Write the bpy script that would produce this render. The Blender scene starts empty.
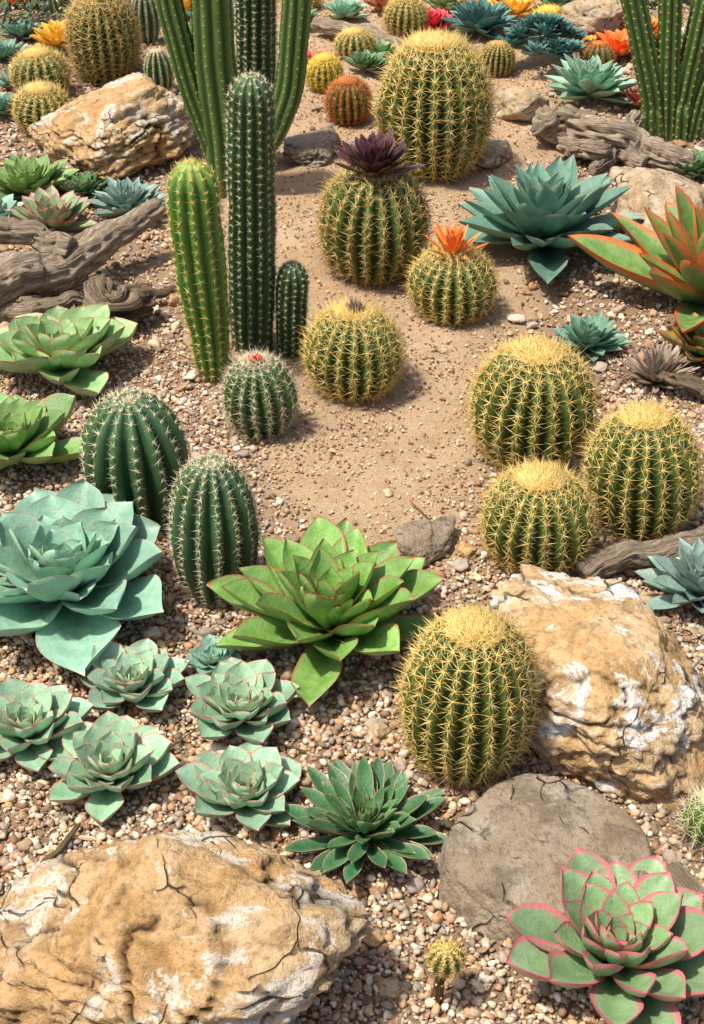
import bpy, math, random
import numpy as np
rad = math.radians
PI = math.pi

# ------------------------------------------------------------------ noise
def _h(ix, iy, iz):
    n = (ix * 374761393 + iy * 668265263 + iz * 1274126177) & 0xffffffff
    n = ((n ^ (n >> 13)) * 1274126177) & 0xffffffff
    n = ((n ^ (n >> 15)) * 668265263) & 0xffffffff
    return ((n ^ (n >> 14)) & 0xffffff) / float(0xffffff)
def vn(P):
    P = np.asarray(P, float)
    I = np.floor(P).astype(np.int64); f = P - I; f = f * f * (3 - 2 * f)
    x, y, z = I[:, 0], I[:, 1], I[:, 2]; fx, fy, fz = f[:, 0], f[:, 1], f[:, 2]
    def L(a, b, t): return a + (b - a) * t
    a = L(L(_h(x, y, z), _h(x + 1, y, z), fx), L(_h(x, y + 1, z), _h(x + 1, y + 1, z), fx), fy)
    b = L(L(_h(x, y, z + 1), _h(x + 1, y, z + 1), fx), L(_h(x, y + 1, z + 1), _h(x + 1, y + 1, z + 1), fx), fy)
    return L(a, b, fz)
def fbm(P, o=4, g=0.5):
    s = 0; a = 1; t = 0; Q = np.array(P, float)
    for i in range(o):
        s = s + a * vn(Q + 17.3 * i); t += a; a *= g; Q = Q * 2.03
    return s / t
def sst(a, b, x):
    t = np.clip((x - a) / (b - a), 0, 1); return t * t * (3 - 2 * t)

def hgt(x, y):
    x = np.asarray(x, float); y = np.asarray(y, float)
    return (0.008 * np.sin(x * 3.1 + 1) * np.cos(y * 2.7) + 0.004 * np.sin(x * 9 + y * 7)
            + 0.0025 * np.sin(x * 23 - y * 19) + 0.0015 * np.sin(x * 51 + y * 37))

# ------------------------------------------------------------------ mesh builder
def build(name, parts, mats, flat=(), loc=(0, 0, 0), rotz=0.0, lean=(0, 0)):
    vs, cs, ls, lt, mi, sm = [], [], [], [], [], []
    off = 0
    for V, Fc, Cc, m in parts:
        V = np.asarray(V, float); Fc = np.asarray(Fc, np.int64)
        vs.append(V); cs.append(Cc); ls.append((Fc + off).ravel())
        lt.append(np.full(len(Fc), Fc.shape[1])); mi.append(np.full(len(Fc), m)); sm.append(np.full(len(Fc), m not in flat))
        off += len(V)
    V = np.concatenate(vs); Cc = np.concatenate(cs); ls = np.concatenate(ls); lt = np.concatenate(lt)
    mi = np.concatenate(mi); sm = np.concatenate(sm)
    me = bpy.data.meshes.new(name)
    me.vertices.add(len(V)); me.vertices.foreach_set('co', V.astype(np.float32).ravel())
    me.loops.add(len(ls)); me.loops.foreach_set('vertex_index', ls.astype(np.int32))
    me.polygons.add(len(lt))
    st = np.concatenate([[0], np.cumsum(lt)[:-1]]).astype(np.int32)
    me.polygons.foreach_set('loop_start', st)
    me.polygons.foreach_set('material_index', mi.astype(np.int32))
    me.polygons.foreach_set('use_smooth', sm)
    me.update(calc_edges=True)
    at = me.color_attributes.new('lc', 'FLOAT_COLOR', 'POINT')
    at.data.foreach_set('color', Cc.astype(np.float32).ravel())
    for m in mats: me.materials.append(m)
    ob = bpy.data.objects.new(name, me)
    bpy.context.scene.collection.objects.link(ob)
    ob.location = loc; ob.rotation_euler = (lean[0], lean[1], rotz)
    return ob

def nrm(A): return A / (np.linalg.norm(A, axis=-1, keepdims=True) + 1e-12)

# ------------------------------------------------------------------ materials
class NT:
    def __init__(s, name):
        s.m = bpy.data.materials.new(name); s.m.use_nodes = True
        s.t = s.m.node_tree; s.b = s.t.nodes['Principled BSDF']
    def n(s, typ, **k):
        nd = s.t.nodes.new(typ)
        for a, v in k.items(): setattr(nd, a, v)
        return nd
    def l(s, a, b): s.t.links.new(a, b)
    def attr(s):
        a = s.n('ShaderNodeAttribute', attribute_name='lc'); sp = s.n('ShaderNodeSeparateColor'); s.l(a.outputs['Color'], sp.inputs[0])
        return a, sp.outputs[0], sp.outputs[1], sp.outputs[2], a.outputs['Alpha']
    def mix(s, f, a, b, typ='MIX'):
        nd = s.n('ShaderNodeMix', data_type='RGBA', blend_type=typ)
        for i, v in ((0, f), (6, a), (7, b)):
            if hasattr(v, 'is_output'): s.l(v, nd.inputs[i])
            elif i == 0: nd.inputs[0].default_value = v
            else: nd.inputs[i].default_value = (*v[:3], 1)
        return nd.outputs[2]
    def math(s, op, a, b=0.0, clamp=False):
        nd = s.n('ShaderNodeMath', operation=op, use_clamp=clamp)
        for i, v in ((0, a), (1, b)):
            if hasattr(v, 'is_output'): s.l(v, nd.inputs[i])
            else: nd.inputs[i].default_value = v
        return nd.outputs[0]
    def noise(s, scale, detail=4, rough=0.55, vec=None, dist=0.0):
        nd = s.n('ShaderNodeTexNoise'); nd.inputs['Scale'].default_value = scale; nd.inputs['Detail'].default_value = detail
        nd.inputs['Roughness'].default_value = rough; nd.inputs['Distortion'].default_value = dist
        if vec is None:
            if not hasattr(s, 'tc'): s.tc = s.n('ShaderNodeTexCoord')
            vec = s.tc.outputs['Object']
        s.l(vec, nd.inputs['Vector'])
        return nd.outputs[0]
    def ramp(s, f, stops, interp='LINEAR'):
        nd = s.n('ShaderNodeValToRGB'); nd.color_ramp.interpolation = interp
        e = nd.color_ramp.elements
        while len(e) < len(stops): e.new(0.5)
        for q, (p, c) in zip(e, stops):
            q.position = p; q.color = (*c, 1) if len(c) == 3 else c
        s.l(f, nd.inputs[0]); return nd.outputs[0]
    def rng(s, f, a, b, c=0.0, d=1.0):
        nd = s.n('ShaderNodeMapRange'); nd.interpolation_type = 'SMOOTHSTEP'
        s.l(f, nd.inputs[0]); nd.inputs[1].default_value = a; nd.inputs[2].default_value = b
        nd.inputs[3].default_value = c; nd.inputs[4].default_value = d
        return nd.outputs[0]
    def bump(s, h, strength=0.3, dist=0.01, normal=None):
        nd = s.n('ShaderNodeBump'); nd.inputs['Strength'].default_value = strength; nd.inputs['Distance'].default_value = dist
        s.l(h, nd.inputs['Height'])
        if normal is not None: s.l(normal, nd.inputs['Normal'])
        s.l(nd.outputs[0], s.b.inputs['Normal']); return nd.outputs[0]
    def out(s, col, rough=0.6, spec=0.4):
        if hasattr(col, 'is_output'): s.l(col, s.b.inputs['Base Color'])
        else: s.b.inputs['Base Color'].default_value = (*col, 1)
        if hasattr(rough, 'is_output'): s.l(rough, s.b.inputs['Roughness'])
        else: s.b.inputs['Roughness'].default_value = rough
        s.b.inputs['Specular IOR Level'].default_value = spec
        return s.m

def leaf_mat(name, inner, outer, base, edge, eamt=0.8, rough=0.40, bloom=0.5, ew=0.86):
    m = NT(name); a, E, U, R, Fi = m.attr()
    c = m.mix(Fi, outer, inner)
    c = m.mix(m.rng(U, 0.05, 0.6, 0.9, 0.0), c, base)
    n1 = m.noise(30, 5, 0.65); n2 = m.noise(150, 3); n3 = m.noise(75, 4, 0.7)
    pale = tuple(min(1, k * 1.35 + 0.08) for k in outer)
    c = m.mix(m.rng(n1, 0.38, 0.64, 0.0, bloom), c, pale)
    c = m.mix(m.rng(E, 0.25, 0.95, 0.0, 0.6), c, pale)
    c = m.mix(m.rng(n3, 0.55, 0.75, 0.0, 0.55), c, tuple(k * 0.6 for k in outer))
    dk = m.math('ADD', m.math('MULTIPLY', R, 0.5), 0.76)
    hs = m.n('ShaderNodeHueSaturation'); m.l(c, hs.inputs['Color']); m.l(dk, hs.inputs['Value'])
    oi = m.n('ShaderNodeObjectInfo')
    m.l(m.math('ADD', m.math('MULTIPLY', oi.outputs['Random'], 0.03), 0.485), hs.inputs['Hue'])
    c = hs.outputs[0]
    ef = m.math('MULTIPLY', m.math('MULTIPLY', m.rng(E, ew, 1.0), eamt), m.math('ADD', n1, 0.45), True)
    c = m.mix(ef, c, edge)
    c = m.mix(m.rng(n2, 0.64, 0.72, 0, 0.55), c, (0.22, 0.16, 0.08))
    m.bump(m.math('ADD', n2, n3), 0.25, 0.004)
    return m.out(c, m.rng(n1, 0.3, 0.7, rough, rough + 0.16), 0.45)

def body_mat(name, valley, crest, crown):
    m = NT(name); a, Cr, G, R, A = m.attr()
    n1 = m.noise(22, 4); n2 = m.noise(240, 2)
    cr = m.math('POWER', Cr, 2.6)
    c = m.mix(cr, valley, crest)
    c = m.mix(m.rng(n1, 0.35, 0.75, 0.0, 0.35), c, tuple(k * 0.55 for k in crest))
    c = m.mix(m.rng(n2, 0.55, 0.8, 0, 0.25), c, crest)
    c = m.mix(A, c, crown)
    c = m.mix(m.rng(G, 0.0, 0.12, 0.5, 0.0), c, (0.22, 0.16, 0.08))
    m.bump(n2, 0.15, 0.002)
    return m.out(c, 0.48, 0.42)

def spine_mat(name, c0, c1):
    m = NT(name); a, R, U, Q, A = m.attr()
    c = m.mix(R, c0, c1)
    c = m.mix(m.rng(U, 0.0, 1.0, 0.0, 0.3), c, tuple(k * 0.6 for k in c0))
    return m.out(c, 0.5, 0.35)

def rock_mat(name, cA, cB, cW, cD, wamt=0.5, sc=1.0, wt=0.54):
    m = NT(name); a, K, G, R, A = m.attr()
    n1 = m.noise(5 * sc, 5, 0.6, dist=0.6); n2 = m.noise(17 * sc, 6, 0.65, dist=0.4); n3 = m.noise(95 * sc, 5, 0.75); n4 = m.noise(6 * sc + 1, 8, 0.72, dist=0.8)
    c = m.mix(m.rng(n1, 0.36, 0.62), cA, cB)
    c = m.mix(m.rng(n2, 0.45, 0.64, 0, 0.75), c, tuple(k * 0.55 for k in cA))
    c = m.mix(m.rng(n4, wt, wt + 0.04, 0, wamt), c, cW)
    c = m.mix(m.rng(n3, 0.51, 0.66, 0, 0.65), c, cD)
    c = m.mix(m.rng(n3, 0.30, 0.43, 0.5, 0), c, cW)
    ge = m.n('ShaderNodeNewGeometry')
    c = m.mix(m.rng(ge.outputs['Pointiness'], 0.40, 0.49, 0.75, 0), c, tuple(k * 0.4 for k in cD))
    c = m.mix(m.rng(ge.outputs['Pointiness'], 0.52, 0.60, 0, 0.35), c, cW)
    c = m.mix(m.math('MULTIPLY', K, 0.92), c, tuple(k * 0.25 for k in cD))
    vo = m.n('ShaderNodeTexVoronoi', feature='DISTANCE_TO_EDGE'); vo.inputs['Scale'].default_value = 6 * sc
    add = m.n('ShaderNodeVectorMath', operation='MULTIPLY_ADD'); nn = m.n('ShaderNodeTexNoise'); nn.inputs['Scale'].default_value = 7
    m.l(m.tc.outputs['Object'], nn.inputs['Vector']); m.l(nn.outputs['Color'], add.inputs[0]); add.inputs[1].default_value = (0.25,) * 3; m.l(m.tc.outputs['Object'], add.inputs[2])
    m.l(add.outputs[0], vo.inputs['Vector'])
    ck = m.rng(vo.outputs[0], 0.0, 0.022, 1, 0); ck = m.math('MULTIPLY', ck, m.rng(n1, 0.48, 0.58, 0, 0.8))
    c = m.mix(ck, c, tuple(k * 0.3 for k in cD))
    h = m.math('SUBTRACT', m.math('ADD', n2, m.math('MULTIPLY', n3, 0.55)), ck)
    m.bump(h, 1.0, 0.018)
    return m.out(c, 0.85, 0.25)

def wood_mat(name, cd, cl):
    m = NT(name); a, x, y, z, A = m.attr()
    mp = m.n('ShaderNodeMapping'); m.l(a.outputs['Color'], mp.inputs[0]); mp.inputs['Scale'].default_value = (4, 4, 2.2)
    n1 = m.noise(2.2, 5, 0.65, vec=mp.outputs[0], dist=0.4); n2 = m.noise(8, 5, 0.7, vec=mp.outputs[0])
    c = m.ramp(n1, [(0.3, cd), (0.46, tuple((p + q) / 2 for p, q in zip(cd, cl))), (0.58, cl)])
    c = m.mix(m.rng(n2, 0.38, 0.50, 0.85, 0), c, tuple(k * 0.3 for k in cd))
    m.bump(m.math('ADD', n1, n2), 1.0, 0.010)
    return m.out(c, 0.85, 0.2)

# ------------------------------------------------------------------ primitives
def spines(P, D, r, rng, cval=None):
    N = len(P)
    Dn = nrm(D); A = nrm(np.cross(Dn, rng.normal(size=(N, 3)))); Bv = np.cross(Dn, A)
    V = np.empty((N, 4, 3))
    for k in range(3):
        a = 2 * PI * k / 3; V[:, k] = P + r * (A * math.cos(a) + Bv * math.sin(a))
    V[:, 3] = P + D
    base = np.arange(N)[:, None] * 4
    Fc = np.concatenate([base + np.array([[0, 1, 3]]), base + np.array([[1, 2, 3]]), base + np.array([[2, 0, 3]])])
    C = np.zeros((N, 4, 4)); C[:, :, 0] = (rng.random(N) if cval is None else cval)[:, None]; C[:, 3, 1] = 1; C[:, :, 3] = 1
    return V.reshape(-1, 3), Fc, C.reshape(-1, 4)

def interp(pts, q):
    pts = np.asarray(pts, float); d = np.concatenate([[0], np.cumsum(np.linalg.norm(np.diff(pts[:, :3], axis=0), axis=1))]); d /= d[-1]
    out = np.stack([np.interp(q, d, pts[:, k]) for k in range(pts.shape[1])], 1)
    return out
def smooth(A, it):
    A = A.copy()
    for _ in range(it): A[1:-1] = 0.25 * A[:-2] + 0.5 * A[1:-1] + 0.25 * A[2:]
    return A

def ribbed(parts, Cn, T, Rr, n, depth, st, rng, res=8, phase=0.0):
    """ribbed cactus body over a centreline, with areoles and spines on the rib crests"""
    K = len(Rr); nth = n * res; th = np.arange(nth) / nth * 2 * PI + phase
    Y = np.array([0, 1.0, 0]); W = nrm(Y - (T @ Y)[:, None] * T); U = np.cross(W, T)
    dr = np.diff(Rr)
    dz = np.einsum('ij,ij->i', np.diff(Cn, axis=0), (T[1:] + T[:-1]) / 2)
    s = np.concatenate([[0], np.cumsum(np.sqrt(dz ** 2 + dr ** 2))]); tot = s[-1]
    sp = st['sp']
    c = np.abs(np.cos(n * (th - phase) / 2)) ** st.get('pw', 0.8)
    tub = 0.5 + 0.5 * np.cos(2 * PI * s / sp)
    Rm = max(Rr)
    rr = Rr[:, None] * (1 - depth * (1 - c[None, :])) + 0.022 * Rm * (tub[:, None] * (c ** 5)[None, :]) * np.clip(Rr / Rm * 2, 0, 1)[:, None]
    V = Cn[:, None] + rr[:, :, None] * (np.cos(th)[None, :, None] * U[:, None] + np.sin(th)[None, :, None] * W[:, None])
    wob = (fbm(V.reshape(-1, 3) * (1.2 / Rm) + rng.random(3) * 20, 2) - 0.5).reshape(K, nth)
    V = V + 0.12 * Rm * wob[:, :, None] * (V - Cn[:, None]) / (Rr[:, None, None] + 1e-4)
    i = np.arange(K - 1)[:, None] * nth; j = np.arange(nth)[None, :]; j2 = (j + 1) % nth
    Fc = np.stack([i + j, i + j2, i + nth + j2, i + nth + j], -1).reshape(-1, 4)
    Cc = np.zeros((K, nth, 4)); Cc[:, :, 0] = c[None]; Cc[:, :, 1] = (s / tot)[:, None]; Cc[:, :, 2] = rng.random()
    crown = st.get('crown', 0.0) * sst(tot - st.get('crl', 0.5) * Rm, tot - 0.1 * Rm, s)
    Cc[:, :, 3] = crown[:, None]
    parts.append((V.reshape(-1, 3), Fc, Cc.reshape(-1, 4), 0))
    # areoles
    av = np.arange(sp * 0.5, tot - 0.02 * Rm, sp)
    P = []; N = []; M = []; Q = []; SC = []
    dRr = np.gradient(Rr); dS = np.gradient(np.concatenate([[0], np.cumsum(dz)]))
    for k in range(n):
        t = phase + 2 * PI * k / n; a = av + (rng.random() - 0.5) * sp * 0.5 + rng.normal(size=len(av)) * sp * 0.08
        a = np.clip(a, 0, tot)
        f = lambda X: np.stack([np.interp(a, s, X[:, q]) for q in range(3)], 1)
        vc = V[:, (k * res) % nth]
        u = f(U); w = f(W); tt = nrm(f(T)); R = np.interp(a, s, Rr); g = np.interp(a, s, dRr); hz = np.interp(a, s, dS)
        rd = math.cos(t) * u + math.sin(t) * w
        P.append(f(vc)); nn = nrm(rd * hz[:, None] - tt * g[:, None] + 1e-9)
        mm = nrm(tt * hz[:, None] + rd * g[:, None] + 1e-9); N.append(nn); M.append(mm); Q.append(np.cross(nn, mm)); SC.append(0.65 + 0.35 * np.clip(R / Rm * 1.6, 0, 1))
    P = np.concatenate(P); N = np.concatenate(N); M = np.concatenate(M); Q = np.concatenate(Q); SC = np.concatenate(SC)
    ok = P[:, 2] > -0.0; P, N, M, Q, SC = P[ok], N[ok], M[ok], Q[ok], SC[ok]
    nr = st['nr']; L = st['L']; r = st['r']
    SP = []; SD = []
    for k in range(nr):
        al = 2 * PI * (k + rng.random(len(P)) * 0.7) / nr; be = rad(st.get('be', 66)) + rng.normal(size=len(P)) * 0.2
        d = N * np.cos(be)[:, None] + (M * np.cos(al)[:, None] + Q * np.sin(al)[:, None]) * np.sin(be)[:, None]
        SP.append(P); SD.append(d * (L * SC * (0.6 + 0.6 * rng.random(len(P))))[:, None])
    for k in range(st.get('nc', 1)):
        d = nrm(N + rng.normal(size=N.shape) * 0.38 - 0.15 * M)
        SP.append(P); SD.append(d * (L * SC * (0.7 + 0.7 * rng.random(len(P))))[:, None])
    parts.append((*spines(np.concatenate(SP), np.concatenate(SD), r, rng), 1))
    # wool tufts
    o = np.array([[1, 0, 0], [0, 1, 0], [-1, 0, 0], [0, -1, 0], [0, 0, 1.0]]) * st.get('wool', 0.003)
    Vt = P[:, None] + o[None, :, 0:1] * M[:, None] + o[None, :, 1:2] * Q[:, None] * 0.8 + o[None, :, 2:3] * N[:, None] * 0.8
    b = np.arange(len(P))[:, None] * 5
    Ft = np.concatenate([b + np.array([[0, 1, 4]]), b + np.array([[1, 2, 4]]), b + np.array([[2, 3, 4]]), b + np.array([[3, 0, 4]])])
    Ct = np.zeros((len(P) * 5, 4)); Ct[:, 0] = 0.75; Ct[:, 3] = 1
    parts.append((Vt.reshape(-1, 3), Ft, Ct, 1))

PROF = {
 'ech':   ([0, .15, .4, .58, .70, .80, .88, .94, .98, 1], [.42, .5, .80, .97, 1, .90, .68, .36, .12, 0]),
 'agave': ([0, .15, .4, .55, .7, .82, .92, .97, 1], [.62, .68, .95, 1, .88, .60, .27, .1, 0]),
 'semp':  ([0, .15, .4, .62, .76, .86, .94, .98, 1], [.5, .6, .86, 1, .93, .66, .30, .11, 0]),
 'long':  ([0, .15, .35, .55, .7, .82, .92, .97, 1], [.8, .9, 1, .94, .78, .54, .28, .11, 0]),
 'petal': ([0, .15, .4, .62, .76, .86, .94, .98, 1], [.4, .5, .8, 1, .95, .75, .45, .2, 0]),
}
def leaf(L, W, th, prof, e0, curl, cup, nu=12, rng=None, wav=0.0):
    q = np.linspace(0, 1, nu + 1); u = 1 - (1 - q) ** 1.35
    w = np.interp(u, *PROF[prof]); w[-1] = 0.015
    e = e0 + curl * u ** 1.3
    du = np.diff(u, prepend=0)
    y = np.cumsum(du * np.cos(e)) * L; z = np.cumsum(du * np.sin(e)) * L
    v = np.array([-1, -.88, -.5, 0, .5, .88, 1]); X = W / 2 * w[:, None] * v
    lift = cup * W * 0.5 * w[:, None] ** 0.8 * (np.abs(v) ** 1.5)
    lift = lift + (0.03 + wav) * W * np.sin(u * 7 + rng.random() * 6)[:, None] * np.abs(v) * np.sign(v + 0.01)
    tk = th * L * (w ** 0.7 * (1 - 0.35 * u))[:, None] * (1 - v ** 2) ** 0.6
    tw = (rng.random() - 0.5) * 0.35
    sd = (rng.random() - 0.5) * 0.14 * L * u[:, None] ** 2
    ny, nz = -np.sin(e)[:, None], np.cos(e)[:, None]
    V = []
    for o in (lift + 0.15 * tk, lift - 0.85 * tk):
        V.append(np.stack([X + sd, y[:, None] + ny * o, z[:, None] + nz * o + tw * X * u[:, None]], -1))
    m = len(v); K = nu + 1
    i = np.arange(nu)[:, None] * m; j = np.arange(m - 1)[None]
    F1 = np.stack([i + j, i + j + 1, i + m + j + 1, i + m + j], -1).reshape(-1, 4)
    F2 = F1[:, ::-1] + K * m
    E = np.maximum(np.abs(v)[None] * np.ones((K, 1)), (sst(0.80, 1.0, u) * 1.0)[:, None] * np.ones((1, m)))
    C = np.zeros((2, K, m, 4)); C[..., 0] = E; C[..., 1] = u[:, None]
    return np.concatenate([V[0].reshape(-1, 3), V[1].reshape(-1, 3)]), np.concatenate([F1, F2]), C.reshape(-1, 4)

def rosette(parts, R, s, rng, mi=0, z0=0.0, cx=0.0, cy=0.0):
    n = s['n']; ga = 2.39996; ph = rng.random() * 6.28
    for i in range(n):
        f = i / (n - 1.0)
        L = R * (1 - (1 - s.get('fl', 0.25)) * f ** s.get('fp', 1.0)) * (1 + rng.normal() * s.get('jl', 0.05))
        W = L * s['wr'] * (1 + s.get('wi', 0.15) * f) * (1 + rng.normal() * 0.06)
        e0 = rad(s['eo'] + (s['ei'] - s['eo']) * f ** s.get('ep', 0.8)) + rng.normal() * rad(s.get('je', 5))
        cu = rad(s.get('curl', 15)) * (1 - 0.4 * f)
        V, Fc, C = leaf(L, W, s['th'], s['prof'], e0, cu, s.get('cup', 0.25), s.get('nu', 12), rng, s.get('wav', 0))
        az = ph + i * ga + rng.normal() * 0.08; ro = R * s.get('stem', 0.07) * (1 - f)
        V[:, 1] += ro
        ca, sa = math.cos(az), math.sin(az)
        Vr = np.stack([V[:, 0] * ca - V[:, 1] * sa + cx, V[:, 0] * sa + V[:, 1] * ca + cy, V[:, 2] + z0 + R * s.get('rise', 0.14) * f], 1)
        C[:, 2] = rng.random(); C[:, 3] = f
        parts.append((Vr, Fc, C, mi))

# ico sphere cache
_ico = {}
def ico(sub):
    if sub not in _ico:
        import bmesh
        bm = bmesh.new(); bmesh.ops.create_icosphere(bm, subdivisions=sub, radius=1)
        V = np.array([v.co[:] for v in bm.verts]); Fc = np.array([[v.index for v in f.verts] for f in bm.faces]); bm.free()
        _ico[sub] = (nrm(V), Fc)
    return _ico[sub]
def rock(name, x, y, ax, ay, az, mat, seed, sub=5, ang=1.0, rotz=0, flat=False, sink=0.6, ck=1.0, dmin=0.72):
    r = np.random.default_rng(seed); D, Fc = ico(sub)
    n = 15; N = nrm(r.normal(size=(n, 3)) * np.array([1, 1, 0.8])); d = dmin + 0.3 * r.random(n)
    if flat: N = nrm(np.array([[0.05, -0.06, 1], [0, 0, -1.0], [1, .1, .1], [-1, .2, 0], [.1, 1, 0], [0, -1, .1], [.7, .7, .2], [-.7, .7, .2], [.7, -.7, .2], [-.7, -.7, .2]])); d = np.array([0.5, .7, 1, 1, 1, 1, 1.0, .96, 1.0, 0.97])
    p = 16 * ang + 2
    q = np.maximum(D @ N.T / d, 0.001); rr = (np.sum(q ** p, 1)) ** (-1 / p)
    rr = np.clip(rr, 0.3, 1.5)
    V = D * rr[:, None]
    off = r.random(3) * 50
    f1 = fbm(V * 1.6 + off, 4); f2 = fbm(V * 5 + off, 4, 0.6); f3 = fbm(V * 17 + off, 3, 0.6)
    wx = V + 0.5 * (np.stack([fbm(V * 2 + off + 9, 3), fbm(V * 2 + off + 31, 3), fbm(V * 2 + off + 57, 3)], 1) - 0.5)
    ridge = np.abs(vn(wx * 1.5 + off + 5) - 0.5); crack = 1 - sst(0.0, 0.028, ridge)
    crack = crack * sst(0.36, 0.5, vn(V * 1.6 + off + 77)) * ck
    strata = np.abs(((wx @ nrm(r.normal(size=3) * [0.5, 0.5, 1.0])) * 5) % 1 - 0.5) * 2
    am = 0.35 if flat else 1.0
    V = V * (1 + am * (0.30 * (f1 - 0.5) + 0.22 * (f2 - 0.5) + 0.08 * (f3 - 0.5) + 0.035 * sst(0.1, 0.5, strata) * ang) - 0.075 * crack)[:, None]
    mn, mx = V.min(0), V.max(0); V = (V - (mn + mx) / 2) / ((mx - mn) / 2)
    V = V * np.array([ax, ay, az])
    C = np.zeros((len(V), 4)); C[:, 0] = crack; C[:, 1] = f1; C[:, 2] = f2; C[:, 3] = 1
    return build(name, [(V, Fc, C, 0)], [mat], loc=(x, y, float(hgt(x, y)) + az * sink), rotz=rotz)

def tube(parts, pts, rng, K=90, nth=40, rough=0.25, mi=0):
    q = np.linspace(0, 1, K); A = smooth(interp(pts, q), 12)
    Cn = A[:, :3]; R = A[:, 3]
    Cn = Cn + (np.stack([fbm(np.stack([q * 5 + o, q * 0, q * 0], 1), 2) for o in rng.random(3) * 40], 1) - 0.5) * R.mean() * 1.2
    T = nrm(np.gradient(Cn, axis=0)); Z = np.array([0.1, 0.2, 1.0]); W = nrm(Z - (T @ Z)[:, None] * T); U = np.cross(W, T)
    th = np.arange(nth) / nth * 2 * PI
    L = np.concatenate([[0], np.cumsum(np.linalg.norm(np.diff(Cn, axis=0), axis=1))])
    Th, Lg = np.meshgrid(th, L); tw = Th + Lg * 2.5
    P = np.stack([np.cos(tw) * 1.6, np.sin(tw) * 1.6, Lg * 4.5], -1).reshape(-1, 3) + rng.random(3) * 30
    f = fbm(P, 3, 0.5).reshape(K, nth); P2 = P * np.array([3.2, 3.2, 0.35]); g = np.abs(fbm(P2, 3).reshape(K, nth) - 0.5) * 2
    rr = R[:, None] * (1 + rough * 1.8 * (f - 0.5) - rough * 0.9 * (1 - sst(0.0, 0.25, g)))
    rr[0] *= 0.55; rr[-1] *= 0.5
    V = Cn[:, None] + rr[:, :, None] * (np.cos(Th)[..., None] * U[:, None] + np.sin(Th)[..., None] * W[:, None])
    V[0] += T[0] * R[0] * 0.1; V[-1] -= T[-1] * R[-1] * 0.1
    i = np.arange(K - 1)[:, None] * nth; j = np.arange(nth)[None]; j2 = (j + 1) % nth
    Fc = np.stack([i + j, i + j2, i + nth + j2, i + nth + j], -1).reshape(-1, 4)
    C = np.stack([np.cos(tw), np.sin(tw), Lg * 1.0, np.ones_like(Lg)], -1).reshape(-1, 4)
    V = V.reshape(-1, 3)
    parts.append((V, Fc, C, mi))
    for e, sgn in ((0, 1), (K - 1, -1)):
        ring = np.arange(nth) + e * nth; Vc = np.concatenate([V[ring], [Cn[e] + sgn * T[e] * R[e] * 0.25]]); k = np.arange(nth)
        Ft = np.stack([k, (k + 1) % nth, np.full(nth, nth)], 1)
        Cc = np.concatenate([C[ring], [[0, 0, C[ring][0, 2], 1]]])
        parts.append((Vc, Ft if sgn > 0 else Ft[:, ::-1], Cc, mi))

# ------------------------------------------------------------------ palettes
M = {}
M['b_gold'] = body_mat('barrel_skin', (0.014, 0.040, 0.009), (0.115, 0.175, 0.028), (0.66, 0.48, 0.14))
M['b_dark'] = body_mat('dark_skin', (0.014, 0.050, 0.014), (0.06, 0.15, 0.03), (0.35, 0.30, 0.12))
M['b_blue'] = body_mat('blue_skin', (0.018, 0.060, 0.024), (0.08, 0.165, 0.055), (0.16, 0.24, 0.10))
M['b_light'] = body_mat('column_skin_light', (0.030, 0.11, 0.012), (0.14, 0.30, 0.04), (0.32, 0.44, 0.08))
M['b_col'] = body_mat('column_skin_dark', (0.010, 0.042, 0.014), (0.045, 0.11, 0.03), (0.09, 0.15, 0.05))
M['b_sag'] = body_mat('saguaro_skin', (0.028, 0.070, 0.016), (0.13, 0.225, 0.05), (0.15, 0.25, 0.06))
M['s_gold'] = spine_mat('gold_spines', (0.66, 0.43, 0.10), (0.90, 0.70, 0.28))
M['s_pale'] = spine_mat('pale_spines', (0.55, 0.44, 0.26), (0.82, 0.72, 0.50))
M['s_brown'] = spine_mat('brown_spines', (0.48, 0.30, 0.09), (0.76, 0.54, 0.20))
M['s_red'] = spine_mat('red_spines', (0.50, 0.10, 0.02), (0.70, 0.32, 0.08))
M['s_yel'] = spine_mat('yellow_spines', (0.75, 0.50, 0.05), (0.88, 0.70, 0.16))

LM = {}
def lm(k, *a, **kw): LM[k] = leaf_mat(k + '_leaf', *a, **kw)
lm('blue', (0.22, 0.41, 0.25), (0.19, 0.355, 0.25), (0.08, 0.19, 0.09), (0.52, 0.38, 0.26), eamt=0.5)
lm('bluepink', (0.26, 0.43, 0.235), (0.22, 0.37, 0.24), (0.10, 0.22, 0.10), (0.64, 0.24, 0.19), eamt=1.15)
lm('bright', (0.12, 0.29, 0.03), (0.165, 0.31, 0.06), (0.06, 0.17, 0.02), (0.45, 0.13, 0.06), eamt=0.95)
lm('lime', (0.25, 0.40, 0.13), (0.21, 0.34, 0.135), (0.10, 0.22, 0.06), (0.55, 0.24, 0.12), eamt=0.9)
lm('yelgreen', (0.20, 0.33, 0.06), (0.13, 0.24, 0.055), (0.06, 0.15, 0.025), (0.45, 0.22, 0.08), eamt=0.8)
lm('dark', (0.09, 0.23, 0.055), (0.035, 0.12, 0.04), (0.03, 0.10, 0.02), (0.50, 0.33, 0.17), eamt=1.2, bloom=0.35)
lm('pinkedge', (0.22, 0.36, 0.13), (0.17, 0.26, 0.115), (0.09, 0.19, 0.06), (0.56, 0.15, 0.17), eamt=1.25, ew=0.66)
lm('agave', (0.13, 0.28, 0.18), (0.095, 0.21, 0.145), (0.04, 0.12, 0.06), (0.40, 0.30, 0.16), eamt=0.5)
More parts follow.
